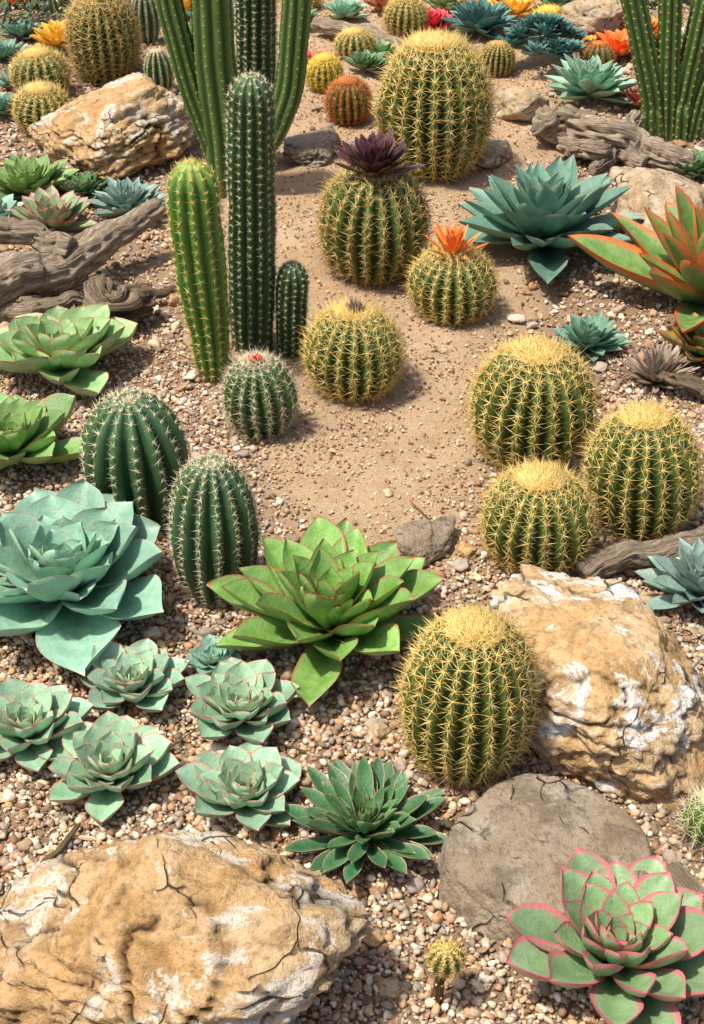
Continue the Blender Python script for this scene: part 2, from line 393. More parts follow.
lm('greyblue', (0.21, 0.33, 0.25), (0.18, 0.28, 0.225), (0.09, 0.17, 0.11), (0.42, 0.26, 0.20), eamt=0.6)
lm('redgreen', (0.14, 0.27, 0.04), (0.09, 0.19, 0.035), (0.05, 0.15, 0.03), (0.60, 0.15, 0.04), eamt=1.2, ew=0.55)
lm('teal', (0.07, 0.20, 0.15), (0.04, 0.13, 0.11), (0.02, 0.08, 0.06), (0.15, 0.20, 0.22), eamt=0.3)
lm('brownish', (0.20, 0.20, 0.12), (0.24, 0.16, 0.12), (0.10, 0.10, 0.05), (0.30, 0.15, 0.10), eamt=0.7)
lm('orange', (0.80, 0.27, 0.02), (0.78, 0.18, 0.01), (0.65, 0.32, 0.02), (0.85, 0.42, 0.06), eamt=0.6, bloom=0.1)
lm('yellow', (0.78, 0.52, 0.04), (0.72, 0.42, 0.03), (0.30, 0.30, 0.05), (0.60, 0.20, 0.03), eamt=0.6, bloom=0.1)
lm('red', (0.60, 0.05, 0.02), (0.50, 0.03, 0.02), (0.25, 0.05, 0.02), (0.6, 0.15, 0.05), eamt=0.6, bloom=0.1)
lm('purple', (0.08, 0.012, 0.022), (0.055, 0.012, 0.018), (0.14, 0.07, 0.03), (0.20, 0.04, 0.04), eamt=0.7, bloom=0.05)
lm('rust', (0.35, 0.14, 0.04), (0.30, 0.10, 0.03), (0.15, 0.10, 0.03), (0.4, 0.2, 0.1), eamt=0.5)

ST = {
 'ech':  dict(n=40, prof='ech', wr=0.56, th=0.13, eo=8, ei=74, curl=18, cup=0.5, fl=0.22, fp=1.2, ep=1.0, rise=0.16),
 'echbig': dict(n=48, prof='ech', wr=0.53, th=0.08, eo=8, ei=74, curl=15, cup=0.5, fl=0.27, fp=1.3, ep=1.05, wav=0.03, nu=15, rise=0.18),
 'open': dict(n=46, prof='semp', wr=0.38, th=0.06, eo=10, ei=75, curl=14, cup=0.55, fl=0.42, fp=1.6, ep=1.05, nu=15, rise=0.12, wav=0.02),
 'tight': dict(n=56, prof='semp', wr=0.40, th=0.09, eo=8, ei=78, curl=18, cup=0.4, fl=0.25, fp=1.3, ep=1.05),
 'narrow': dict(n=90, prof='semp', wr=0.23, th=0.08, eo=3, ei=78, curl=16, cup=0.5, fl=0.22, fp=1.2, ep=1.0, je=7),
 'agave': dict(n=54, prof='agave', wr=0.34, th=0.05, eo=8, ei=78, curl=8, cup=0.5, fl=0.5, fp=1.4, ep=1.05, rise=0.14, nu=14),
 'grand': dict(n=34, prof='long', wr=0.31, th=0.09, eo=12, ei=74, curl=10, cup=0.5, fl=0.6, fp=1.2, ep=1.1, nu=14, jl=0.08),
 'spiky': dict(n=60, prof='long', wr=0.10, th=0.05, eo=5, ei=82, curl=8, cup=0.2, fl=0.55, ep=0.7, nu=7, je=7),
 'far': dict(n=44, prof='semp', wr=0.38, th=0.08, eo=10, ei=76, curl=14, cup=0.4, fl=0.3, fp=1.25, ep=1.0, nu=8),
}

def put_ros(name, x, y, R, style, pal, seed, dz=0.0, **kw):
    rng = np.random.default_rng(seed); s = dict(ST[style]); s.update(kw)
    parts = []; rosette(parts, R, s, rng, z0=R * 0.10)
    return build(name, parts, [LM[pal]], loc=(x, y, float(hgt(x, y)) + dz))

def barrel(name, x, y, a, b, n, body, sp, seed, dens=0.96, L=0.22, nr=8, nc=2, crown=0.8, depth=0.20, extra=None, lean=(0, 0), crownsp=220, far=1.0, be=62):
    rng = np.random.default_rng(seed); parts = []
    K = 46; p = np.linspace(-62, 90, K); pr = np.radians(p)
    R = a * np.maximum(np.cos(pr), 0) ** 0.86; R[-1] = 0.0003
    z = b * (0.86 + np.sin(pr))
    z = z - 0.07 * b * (1 - sst(0, 0.32 * a, R))
    Cn = np.stack([0 * z, 0 * z, z], 1); T = np.tile([0, 0, 1.0], (K, 1))
    st = dict(sp=a * 0.17 / dens, nr=nr, nc=nc, L=a * L, r=max(0.0009, a * 0.0088) * far, crown=crown, be=be, wool=a * 0.028)
    ribbed(parts, Cn, T, R, n, depth, st, rng, phase=rng.random())
    if crownsp:
        k = crownsp * 2; t = rng.random(k) * 2 * PI; q = np.sqrt(rng.random(k)) * 0.38 * a
        P = np.stack([q * np.cos(t), q * np.sin(t), np.full(k, z[-1] + 0.0)], 1)
        D = nrm(np.stack([np.cos(t) * q / a * 3, np.sin(t) * q / a * 3, np.full(k, 1.0)], 1) + rng.normal(size=(k, 3)) * 0.28) * (a * L * 0.8)
        parts.append((*spines(P, D, st['r'], rng, 0.3 + 0.7 * rng.random(k)), 1))
    mats = [M[body], M[sp]]
    if extra:
        pal, R0, nn, style, zz = extra; s = dict(ST['spiky']); s.update(dict(n=nn, fl=0.5, eo=15, ei=80)); s.update(style)
        rosette(parts, R0, s, rng, mi=2, z0=z[-1] - 0.005 + zz); mats.append(LM[pal])
    return build(name, parts, mats, loc=(x, y, float(hgt(x, y))), lean=(rng.normal() * 0.04, rng.normal() * 0.04))

def column(parts, y, pts, n, rng, sp=0.03, L=0.02, nr=6, nc=1, r=0.0009, depth=0.2, K=60, res=6, dy=0.0, wool=0.003, be=62, pw=0.8):
    P = np.array([(x, y + dy * i, z - (0.02 if i == 0 else 0), rr) for i, (x, z, rr) in enumerate(pts)], float)
    q = 1 - (1 - np.linspace(0, 1, K)) ** 1.5
    A = interp(P, q)
    A = smooth(A, 10)
    s = np.concatenate([[0], np.cumsum(np.linalg.norm(np.diff(A[:, :3], axis=0), axis=1))]); tot = s[-1]
    cap = A[-1, 3] * 1.25; w = np.clip((s - (tot - cap)) / cap, 0, 1)
    R = A[:, 3] * np.sqrt(np.clip(1 - w ** 2, 0, 1)); R[-1] = 0.0003
    T = nrm(np.gradient(A[:, :3], axis=0))
    ribbed(parts, A[:, :3], T, R, n, depth, dict(sp=sp, nr=nr, nc=nc, L=L, r=r, crown=0.7, crl=1.6, wool=wool, be=be, pw=pw), rng, res=res, phase=0.2)
def mm(s): return [tuple(float(v) / 1000 for v in g.split()) for g in s.split('/')]

# ------------------------------------------------------------------ ground
xs = np.concatenate([-np.geomspace(70, 2.7, 22), np.linspace(-2.6, 2.6, 300), np.geomspace(2.7, 70, 22)])
ys = np.concatenate([-np.geomspace(60, 0.6, 16), np.linspace(0.6, 8.4, 440), np.geomspace(8.6, 110, 24)])
GX, GY = np.meshgrid(xs, ys); V = np.stack([GX.ravel(), GY.ravel()], 1)
Pn = np.stack([V[:, 0] * 14, V[:, 1] * 14, 0 * V[:, 0]], 1)
Z = hgt(V[:, 0], V[:, 1]) + 0.014 * (fbm(Pn, 5, 0.68) - 0.5)
V3 = np.column_stack([V, Z]); nx = len(xs)
i = np.arange(len(ys) - 1)[:, None] * nx; j = np.arange(nx - 1)[None]
Fg = np.stack([i + j, i + j + 1, i + nx + j + 1, i + nx + j], -1).reshape(-1, 4)

def gravel_mask(x, y):
    """1 in the gravel beds, 0 on the sandy clearing"""
    nz = (fbm(np.stack([x * 3, y * 3, 0 * x], 1), 3) - 0.5) * 0.5
    cx = np.interp(y, [2.3, 2.8, 3.2, 3.7, 4.3, 5.0], [0.06, 0.03, 0.08, 0.05, -0.05, 0.1])
    hw = np.interp(y, [2.25, 2.6, 3.0, 3.7, 4.3, 5.0, 6.5], [0.02, 0.26, 0.34, 0.50, 0.55, 0.65, 0.8])
    d = (np.abs(x - cx) - hw) + nz
    m = sst(-0.08, 0.16, d)
    return np.maximum(m, 1 - sst(2.25, 2.6, y + nz * 0.8))
Cg = np.zeros((len(V3), 4)); Cg[:, 0] = gravel_mask(V[:, 0], V[:, 1]); Cg[:, 3] = 1
g = NT('sandy_soil'); a, GM, _, _, _ = g.attr()
n1 = g.noise(2.2, 5, 0.6); n2 = g.noise(11, 7, 0.7); n3 = g.noise(100, 6, 0.85); n4 = g.noise(330, 3, 0.8)
c = g.mix(g.rng(n1, 0.35, 0.65), (0.68, 0.455, 0.26), (0.80, 0.575, 0.36))
c = g.mix(g.rng(n2, 0.45, 0.66, 0, 0.55), c, (0.54, 0.335, 0.185))
c = g.mix(g.rng(n3, 0.54, 0.63, 0, 0.55), c, (0.38, 0.225, 0.125))
c = g.mix(g.rng(n3, 0.34, 0.45, 0.75, 0), c, (0.84, 0.66, 0.47))
c = g.mix(g.rng(n4, 0.57, 0.65, 0, 0.55), c, (0.34, 0.20, 0.11))
c = g.mix(g.rng(n4, 0.34, 0.42, 0.5, 0), c, (0.86, 0.69, 0.50))
c = g.mix(g.math('MULTIPLY', GM, 0.6), c, (0.30, 0.195, 0.12))
g.bump(g.math('ADD', g.math('ADD', n3, g.math('MULTIPLY', n4, 0.6)), n2), 0.95, 0.012)
build('ground', [(V3, Fg, Cg, 0)], [g.out(c, 0.9, 0.2)])

def zg(x, y): return hgt(x, y)

# ------------------------------------------------------------------ gravel
def pebbles(name, x, y, size, pal, sub, rng, flatf=False, lift=0.25):
    N = len(x); D, Fc = ico(sub); nv = len(D)
    q = rng.normal(size=(N, 4)); q = q / np.linalg.norm(q, axis=1, keepdims=True)
    w, a, b, c = q.T
    Rm = np.stack([np.stack([1 - 2 * (b * b + c * c), 2 * (a * b - c * w), 2 * (a * c + b * w)], 1),
                   np.stack([2 * (a * b + c * w), 1 - 2 * (a * a + c * c), 2 * (b * c - a * w)], 1),
                   np.stack([2 * (a * c - b * w), 2 * (b * c + a * w), 1 - 2 * (a * a + b * b)], 1)], 1)
    S = np.stack([0.8 + 0.5 * rng.random(N), 0.65 + 0.4 * rng.random(N), 0.45 + 0.35 * rng.random(N)], 1)
    if sub > 1:
        off = rng.random((N, 1, 3)) * 90
        dr = (0.55 + 0.9 * fbm((D[None] * 1.3 + off).reshape(-1, 3), 2)).reshape(N, nv, 1)
    else: dr = 0.82 + 0.36 * rng.random((N, nv, 1))
    V = D[None] * dr * S[:, None] * size[:, None, None] * 0.5
    V = np.einsum('nij,nvj->nvi', Rm, V)
    V[:, :, 2] *= 0.75
    V += np.stack([x, y, zg(x, y) + size * lift], 1)[:, None]
    Fa = (Fc[None] + (np.arange(N) * nv)[:, None, None]).reshape(-1, 3)
    pal = np.array(pal); col = pal[rng.integers(0, len(pal), N)] * (0.7 + 0.5 * rng.random((N, 1)))
    C = np.ones((N, nv, 4)); C[:, :, :3] = col[:, None]
    return build(name, [(V.reshape(-1, 3), Fa, C.reshape(-1, 4), 0)], [GRM], flat=(0,) if flatf else ())
gm = NT('gravel_stone'); a, *_ = gm.attr(); n = gm.noise(220, 3, 0.7)
cc = gm.mix(gm.rng(n, 0.42, 0.66, 0, 0.38), a.outputs['Color'], (0.24, 0.155, 0.09))
gm.bump(n, 0.4, 0.003); GRM = gm.out(cc, 0.72, 0.3)
GP = [(.68, .54, .38), (.60, .44, .28), (.74, .63, .48), (.52, .34, .19), (.44, .27, .15), (.40, .32, .25), (.25, .175, .12), (.82, .75, .64), (.60, .39, .22), (.46, .38, .30), (.64, .48, .31), (.34, .18, .10), (.74, .59, .43), (.32, .27, .22), (.54, .29, .15)]
GP2 = [(.52, .38, .25), (.44, .30, .18), (.36, .29, .23), (.28, .19, .13), (.62, .48, .33), (.48, .27, .14), (.40, .33, .27), (.68, .58, .45), (.24, .17, .12)]
SP_ = [(.66, .46, .28), (.54, .35, .20), (.38, .23, .13), (.76, .60, .42), (.26, .155, .09), (.58, .34, .18)]
rg = np.random.default_rng(11)
def hw(y): return 0.237 * (0.809 * y + 1.176)
def sample(N, y0, y1, p=1.0, ext=0.6):
    y = y0 + (y1 - y0) * rg.random(N) ** p; x = (rg.random(N) * 2 - 1) * (hw(y) + ext); return x, y
x, y = sample(46000, 1.0, 3.3, 1.0, 0.45); k = rg.random(len(x)) < gravel_mask(x, y) * np.interp(y, [1, 2.4, 3.3], [1, 0.85, 0.5]); x, y = x[k], y[k]
pebbles('gravel', x, y, 0.008 + 0.015 * rg.random(len(x)) ** 1.5, GP, 1, rg, False, 0.36)
x, y = sample(70000, 1.0, 3.6, 1.0, 0.4); k = rg.random(len(x)) < gravel_mask(x, y); x, y = x[k], y[k]
pebbles('gravel', x, y, 0.005 + 0.006 * rg.random(len(x)), GP, 1, rg, True, 0.5)
x, y = sample(44000, 3.0, 7.2, 1.0, 0.6); k = rg.random(len(x)) < gravel_mask(x, y) * 0.95; x, y = x[k], y[k]
pebbles('gravel', x, y, 0.008 + 0.013 * rg.random(len(x)) ** 1.5, GP, 1, rg, True, 0.35)
x, y = sample(100000, 2.0, 6.8, 1.0, 0.2); k = rg.random(len(x)) < (1 - gravel_mask(x, y) * 0.7) * (0.45 + 0.9 * (fbm(np.stack([x * 5, y * 5, 0 * x], 1), 3) > 0.50)); x, y = x[k], y[k]
pebbles('sand_grit', x, y, 0.003 + 0.009 * rg.random(len(x)) ** 2.6, SP_, 1, rg, True, 0.45)
x, y = sample(3600, 1.1, 6.5); k = rg.random(len(x)) < gravel_mask(x, y) * 0.95 + 0.07; x, y = x[k], y[k]
pebbles('loose_stones', x, y, 0.016 + 0.024 * rg.random(len(x)) ** 3, GP2, 3, rg, False, 0.32)

# ------------------------------------------------------------------ boulders
RO = rock_mat('ochre_rock', (0.64, 0.37, 0.14), (0.70, 0.49, 0.27), (0.80, 0.73, 0.62), (0.26, 0.15, 0.07), 0.8)
RO2 = rock_mat('gold_white_rock', (0.68, 0.41, 0.17), (0.73, 0.53, 0.31), (0.86, 0.82, 0.75), (0.28, 0.15, 0.06), 0.95, 0.8, 0.515)
RT = rock_mat('tan_rock', (0.60, 0.43, 0.25), (0.68, 0.53, 0.36), (0.74, 0.66, 0.54), (0.28, 0.17, 0.10), 0.5)
RG = rock_mat('grey_rock', (0.36, 0.27, 0.175), (0.43, 0.35, 0.255), (0.52, 0.45, 0.35), (0.16, 0.11, 0.07), 0.55)
rock('boulder', -.823, 4.821, .300, .306, .165, RO, 21, 6)
rock('boulder', .481, 2.114, .222, .278, .125, RO2, 52, 6)
rock('boulder', -.298, 1.465, .325, .205, .160, RO, 39, 6, ang=0.8, dmin=0.76, ck=1.2)
rock('boulder', .975, 4.258, .193, .233, .110, RT, 14, 5)
rock('boulder', .607, 5.218, .112, .139, .075, RT, 15, 5)
rock('boulder', 1.012, 6.083, .171, .180, .095, RT, 16, 5)
rock('flat_stone', .335, 1.702, .190, .170, .048, RG, 17, 6, ang=0.5, flat=True, ck=0.25)
rock('stone', -.136, 4.815, .099, .119, .039, RG, 18, 5)
rock('stone', .161, 2.604, .070, .078, .045, RG, 19, 5, ang=0.5)
rock('stone', .467, 4.785, .075, .14, .035, RT, 20, 5)
for k, (x, y, ax, ay, az) in enumerate([(.047, 2.023, .026, .025, .016), (.534, 1.846, .020, .022, .012), (.034, 1.557, .023, .020, .014), (.063, 1.466, .027, .019, .013), (.674, 2.177, .024, .025, .014), (.252, 2.577, .024, .026, .014), (-.208, 2.299, .020, .017, .012), (-.040, 1.862, .020, .017, .010), (.49, 6.192, .083, .048, .041), (.624, 2.427, .025, .026, .013), (-.72, 5.1, .05, .04, .02), (1.2, 4.3, .06, .05, .03), (-.5, 5.75, .07, .05, .03), (.45, 5.85, .05, .04, .02)]):
    rock('stone', x, y, ax, ay, az, [RT, RG, RO][k % 3], 60 + k, 4)

# ------------------------------------------------------------------ barrels
barrel('golden_barrel_cactus', -.936, 5.591, .128, .166, 22, 'b_gold', 's_brown', 1, L=0.3, nr=8, far=1.5)
barrel('golden_barrel_cactus', -1.147, 5.401, .102, .083, 18, 'b_gold', 's_gold', 2, L=0.3, nr=7, far=1.4)
barrel('golden_barrel_cactus', -1.092, 5.074, .097, .081, 18, 'b_gold', 's_gold', 3, L=0.3, nr=7, far=1.4)
barrel('golden_barrel_cactus', .271, 4.697, .180, .235, 22, 'b_gold', 's_gold', 4, L=0.26, nr=9, far=1.1, crownsp=350, dens=1.0)
barrel('barrel_cactus', .058, 3.969, .155, .170, 20, 'b_gold', 's_brown', 5, L=0.24, nr=9, far=1.05, extra=('purple', 0.145, 64, dict(wr=0.24, eo=12, prof='semp', nu=8), 0.0), crownsp=0)
barrel('barrel_cactus', .281, 3.722, .118, .100, 19, 'b_gold', 's_gold', 6, L=0.28, nr=9, crownsp=60, extra=('orange', 0.10, 60, dict(wr=0.14, eo=20, ei=88, prof='petal', nu=7), 0.0))
barrel('golden_barrel_cactus', .003, 3.318, .124, .118, 20, 'b_gold', 's_gold', 7, L=0.29, nr=9, extra=('brownish', 0.05, 50, dict(eo=50, wr=0.2), 0.0), crownsp=150)
barrel('barrel_cactus', -.222, 3.106, .088, .108, 16, 'b_dark', 's_pale', 8, L=0.28, nr=8, dens=0.8, crown=0.3, crownsp=60, extra=('red', 0.03, 34, dict(eo=30, wr=0.3, prof='petal', nu=6), 0.0))
barrel('golden_barrel_cactus', .428, 3.001, .142, .152, 20, 'b_gold', 's_gold', 9, L=0.26, nr=9)
barrel('golden_barrel_cactus', .649, 2.699, .120, .155, 19, 'b_gold', 's_gold', 10, L=0.29, nr=8, dens=0.9)
barrel('golden_barrel_cactus', .401, 2.585, .118, .110, 19, 'b_gold', 's_gold', 11, L=0.28, nr=9, crownsp=260)
barrel('golden_barrel_cactus', .207, 1.971, .118, .172, 20, 'b_gold', 's_gold', 12, L=0.25, nr=9, crownsp=420, dens=1.0)
barrel('red_barrel_cactus', -.011, 5.14, .078, .080, 18, 'b_gold', 's_red', 13, L=0.3, far=1.3)
barrel('golden_barrel_cactus', .216, 6.092, .084, .080, 18, 'b_gold', 's_gold', 14, L=0.3, far=1.5)
barrel('yellow_barrel_cactus', -.101, 5.472, .062, .064, 16, 'b_gold', 's_yel', 15, L=0.35, far=2.0, nr=10)
barrel('golden_barrel_cactus', .012, 5.838, .075, .053, 16, 'b_gold', 's_gold', 16, L=0.3, far=1.5)
barrel('barrel_cactus', .948, 5.665, .062, .052, 14, 'b_dark', 's_red', 17, L=0.25, far=1.3)
barrel('blue_barrel_cactus', -.475, 2.74, .118, .170, 14, 'b_blue', 's_pale', 18, L=0.17, nr=6, nc=1, dens=0.85, crown=0.3, depth=0.24, crownsp=40, be=58)
barrel('blue_barrel_cactus', -.289, 2.46, .090, .180, 14, 'b_blue', 's_pale', 19, L=0.20, nr=6, nc=1, dens=0.95, crown=0.3, depth=0.22, crownsp=60)
barrel('barrel_cactus', -.713, 5.413, .05, .085, 12, 'b_dark', 's_pale', 20, L=0.2, far=1.5)
barrel('barrel_cactus', -.826, 5.953, .055, .11, 12, 'b_blue', 's_pale', 21, L=0.2, far=1.5)
barrel('spiny_cactus', .62, 1.787, .044, .05, 12, 'b_light', 's_pale', 22, L=0.75, nr=6, dens=0.5)
barrel('dried_seed_head', .554, 5.621, .062, .066, 18, 'b_gold', 's_brown', 23, L=0.2, far=1.8, nr=10)
barrel('yellow_barrel_cactus', .811, 6.105, .08, .049, 16, 'b_gold', 's_yel', 24, L=0.35, far=2.0)

# ------------------------------------------------------------------ columnar cacti
def colobj(name, y, specs, n, body, spm, seed, x=None, **kw):
    rng = np.random.default_rng(seed); parts = []
    xo = mm(specs[0])[0][0] if x is None else x
    for s in specs:
        column(parts, 0.0, [(a - xo, b, d) for a, b, d in mm(s)], n, rng, **kw)
    return build(name, parts, [M[body], M[spm]], loc=(xo, y, float(hgt(xo, y))))
colobj('columnar_cactus', 3.348, ['-361 0 34/-364 128 51/-375 284 62/-382 446 63/-384 595 57'], 11, 'b_light', 's_gold', 31, sp=0.026, L=0.021, nr=6, nc=1, r=0.0009, depth=0.2)
colobj('columnar_cactus', 3.511, ['-270 0 54/-263 172 61/-250 559 58/-242 750 55'], 14, 'b_col', 's_pale', 32, sp=0.022, L=0.016, nr=6, nc=1, r=0.0008, depth=0.18)
colobj('columnar_cactus', 3.495, ['-167 0 35/-161 121 42/-153 267 41'], 12, 'b_col', 's_pale', 33, sp=0.018, L=0.014, nr=5, nc=1, r=0.0008, depth=0.18)
colobj('saguaro_cactus', 4.523, ['-406 0 60/-407 177 64/-425 435 65/-424 876 58', '-406 60 36/-499 340 41/-553 617 42/-572 876 38', '-406 60 39/-261 177 45/-193 340 47/-165 617 45/-157 848 41'], 9, 'b_sag', 's_gold', 34, sp=0.03, L=0.007, nr=4, nc=0, r=0.0008, depth=0.22, res=8, pw=0.9, wool=0.0016)
colobj('columnar_cactus', 4.743, ['-324 0 61/-310 358 65/-295 800 61'], 14, 'b_col', 's_pale', 35, sp=0.02, L=0.018, nr=6, r=0.0011)
colobj('clustered_column_cactus', 4.98, ['1078 0 35/1019 207 44/893 606 42', '1106 0 35/1080 207 41/1043 606 39', '1134 0 35/1143 172 41/1178 575 43', '1180 0 35/1195 144 38/1240 351 37', '1057 0 42/1037 140 44', '1144 0 45/1132 150 48'], 9, 'b_sag', 's_gold', 36, x=1.106, sp=0.03, L=0.010, nr=4, r=0.0010, depth=0.25, wool=0.002)

# small stemmed cactus near the front
rng = np.random.default_rng(77); parts = []
column(parts, 0, [(0, 0, .010), (.002, .05, .008), (.008, .075, .008), (.012, .10, .006)], 5, rng, sp=0.03, L=0.003, nr=3, K=30)
parts = [(V, Fq, Cq, 2 if m == 0 else 1) for V, Fq, Cq, m in parts]
rngb = np.random.default_rng(78); K = 24; pr = np.radians(np.linspace(-80, 90, K)); Rb = 0.027 * np.cos(pr); Rb[-1] = 0.0003; Rb[0] = 0.004
Cb = np.stack([0.012 + 0 * pr, 0 * pr, 0.108 + 0.024 * np.sin(pr)], 1)
ribbed(parts, Cb, np.tile([0, 0, 1.0], (K, 1)), Rb, 10, 0.15, dict(sp=0.006, nr=8, nc=2, L=0.011, r=0.0009, crown=0.8, wool=0.0015), rngb)
STEM = wood_mat('stem_bark', (0.14, 0.08, 0.04), (0.32, 0.21, 0.10))
build('stemmed_cactus', parts, [M['b_gold'], M['s_gold'], STEM], loc=(.134, 1.448, float(hgt(.134, 1.448))))

# ------------------------------------------------------------------ rosettes
RS = [
 ('echeveria', -.752, 3.349, .215, 'ech', 'lime', {}), ('echeveria', -.805, 2.948, .185, 'ech', 'yelgreen', dict(wr=0.46)),
 ('echeveria', -.600, 2.426, .262, 'echbig', 'blue', {}), ('green_rosette_succulent', -.044, 2.291, .245, 'open', 'bright', {}),
 ('echeveria', -.426, 2.141, .115, 'ech', 'bluepink', {}), ('echeveria', -.607, 2.015, .130, 'ech', 'bluepink', {}),
 ('echeveria', -.439, 1.906, .130, 'ech', 'bluepink', {}), ('echeveria', -.213, 2.062, .128, 'ech', 'bluepink', {}),
 ('echeveria', -.191, 1.854, .118, 'ech', 'bluepink', {}), ('echeveria', -.273, 2.221, .066, 'ech', 'blue', {}),
 ('sempervivum', .023, 1.772, .155, 'narrow', 'dark', {}), ('pink_edged_echeveria', .415, 1.493, .195, 'ech', 'pinkedge', dict(wr=0.45, n=42, fl=0.3, ei=70)),
 ('agave_plant', .575, 4.082, .300, 'agave', 'agave', {}), ('large_agave_plant', .99, 3.70, .36, 'grand', 'redgreen', {}),
 ('small_agave_plant', .638, 3.496, .11, 'agave', 'agave', {}), ('spiky_air_plant', .788, 3.315, .12, 'spiky', 'brownish', dict(n=90, wr=0.15)),
 ('small_agave_plant', .735, 2.43, .145, 'agave', 'greyblue', {}), ('sempervivum', -1.044, 4.496, .16, 'tight', 'yelgreen', {}),
 ('sempervivum', -.870, 4.487, .10, 'tight', 'dark', {}), ('echeveria', -.921, 4.218, .15, 'far', 'pinkedge', {}),
 ('small_agave_plant', -.697, 4.343, .14, 'agave', 'greyblue', {}), ('small_agave_plant', .873, 5.32, .185, 'agave', 'blue', {}),
 ('small_agave_plant', .522, 6.068, .170, 'agave', 'teal', {}), ('sempervivum', 1.128, 4.663, .11, 'tight', 'dark', {}),
 ('sempervivum', .054, 5.645, .10, 'far', 'dark', {}), ('echeveria', .119, 5.83, .09, 'far', 'lime', {}),
 ('yellow_flowering_succulent', .680, 6.25, .14, 'far', 'yellow', {}), ('small_agave_plant', -1.365, 5.772, .10, 'far', 'agave', {}),
 ('small_agave_plant', -1.255, 5.19, .10, 'far', 'agave', {}), ('orange_flowering_succulent', 1.06, 5.78, .13, 'far', 'orange', {}),
 ('yellow_flowering_succulent', 1.27, 5.55, .14, 'far', 'yellow', {}), ('echeveria', -.029, 6.294, .11, 'far', 'blue', {}),
 ('red_flowering_succulent', .330, 6.13, .12, 'far', 'red', {}), ('red_flowering_succulent', -.185, 5.66, .10, 'far', 'red', {}),
 ('sempervivum', .93, 3.43, .13, 'tight', 'redgreen', {}), ('sempervivum', .882, 6.354, .11, 'far', 'dark', {}),
 ('red_flowering_succulent', .14, 6.362, .10, 'far', 'rust', {}), ('small_agave_plant', -1.265, 5.458, .08, 'far', 'agave', {}),
 ('sempervivum', -.216, 6.204, .10, 'far', 'dark', {}), ('orange_flowering_succulent', 1.18, 5.98, .12, 'far', 'orange', {}),
 ('echeveria', -.62, 5.95, .13, 'far', 'lime', {}), ('echeveria', .40, 6.40, .12, 'far', 'lime', {}), ('orange_flowering_succulent', 1.24, 5.30, .10, 'far', 'orange', {}),
 ('yellow_flowering_succulent', -.70, 6.3, .13, 'far', 'yellow', {}), ('sempervivum', .30, 5.62, .08, 'far', 'yelgreen', {}),
 ('red_flowering_succulent', .62, 6.5, .12, 'far', 'red', {}), ('sempervivum', -.98, 6.1, .12, 'far', 'dark', {}), ('echeveria', -.79, 4.62, .08, 'far', 'bluepink', {}),
 ('sempervivum', 1.0, 5.0, .08, 'far', 'yelgreen', {}), ('echeveria', -1.12, 4.25, .13, 'far', 'blue', {}), ('sempervivum', 1.38, 5.9, .12, 'far', 'lime', {}),
 ('yellow_flowering_succulent', .93, 5.88, .08, 'far', 'yellow', {}), ('orange_flowering_succulent', .52, 6.38, .09, 'far', 'orange', {}),
]
for k, (nm, x, y, R, stl, pal, kw) in enumerate(RS):
    put_ros(nm, x, y, R, stl, pal, 100 + k, **kw)

# teal bushy cluster (many small rosettes on a mound)
rng = np.random.default_rng(5); parts = []
for k in range(34):
    t = rng.random() * 6.28; q = math.sqrt(rng.random()) * 0.14; R = 0.05 + 0.02 * rng.random()
    s = dict(ST['far']); s.update(n=24, nu=6, wr=0.40)
    rosette(parts, R, s, rng, z0=0.02 + 0.15 * (1 - (q / 0.17) ** 2), cx=q * math.cos(t), cy=q * math.sin(t))
build('blue_succulent_bush', parts, [LM['teal']], loc=(.746, 5.679, float(hgt(.746, 5.679))))

# ------------------------------------------------------------------ driftwood
WG = wood_mat('weathered_wood', (0.30, 0.205, 0.13), (0.68, 0.54, 0.39))
WD = wood_mat('dark_wood', (0.16, 0.10, 0.06), (0.42, 0.31, 0.21))
def log(name, specs, mat, seed, **kw):
    rng = np.random.default_rng(seed); parts = []; o = mm(specs[0])[0]
    for s in specs:
        tube(parts, [(a - o[0], b - o[1], c, d) for a, b, c, d in mm(s)], rng, **kw)
    return build(name, parts, [mat], loc=(o[0], o[1], float(hgt(o[0], o[1]))))
log('driftwood_log', ['-1071 3628 80 66/-897 3738 100 60/-746 3866 120 54/-576 4087 120 30', '-1047 3866 200 36/-907 3846 170 34/-778 3801 130 36', '-1057 3600 30 36/-897 3635 30 34/-770 3700 30 18'], WG, 41)
log('driftwood_stump', ['-726 3700 70 50/-640 3598 60 62/-560 3634 45 44', '-700 3610 40 36/-610 3550 35 28'], WD, 42, rough=0.6)
log('driftwood_twig', ['-609 3723 30 14/-541 3747 30 14/-462 3802 20 11'], WD, 43, K=30, nth=12)
log('gnarled_driftwood', ['633 4960 80 41/758 4851 80 61/915 4763 80 54/1119 4666 50 40', '705 4799 30 27/826 4708 50 40/993 4942 80 31', '788 4636 10 23/899 4750 50 34/973 4672 30 27', '640 4900 60 25/700 4860 120 30/820 4820 140 18'], WG, 44, rough=0.45)
log('driftwood_log', ['478 2493 30 28/620 2529 35 32/808 2612 40 37'], WG, 45)
log('driftwood_log', ['-163 6088 50 29/-8 5987 50 36/210 5872 40 28'], WG, 46)
log('driftwood_log', ['548 1706 20 14/607 1594 20 23/660 1500 20 26'], WG, 47, K=40)
log('driftwood_log', ['789 3298 60 13/855 3230 50 23/946 3174 40 30'], WD, 48, K=40)

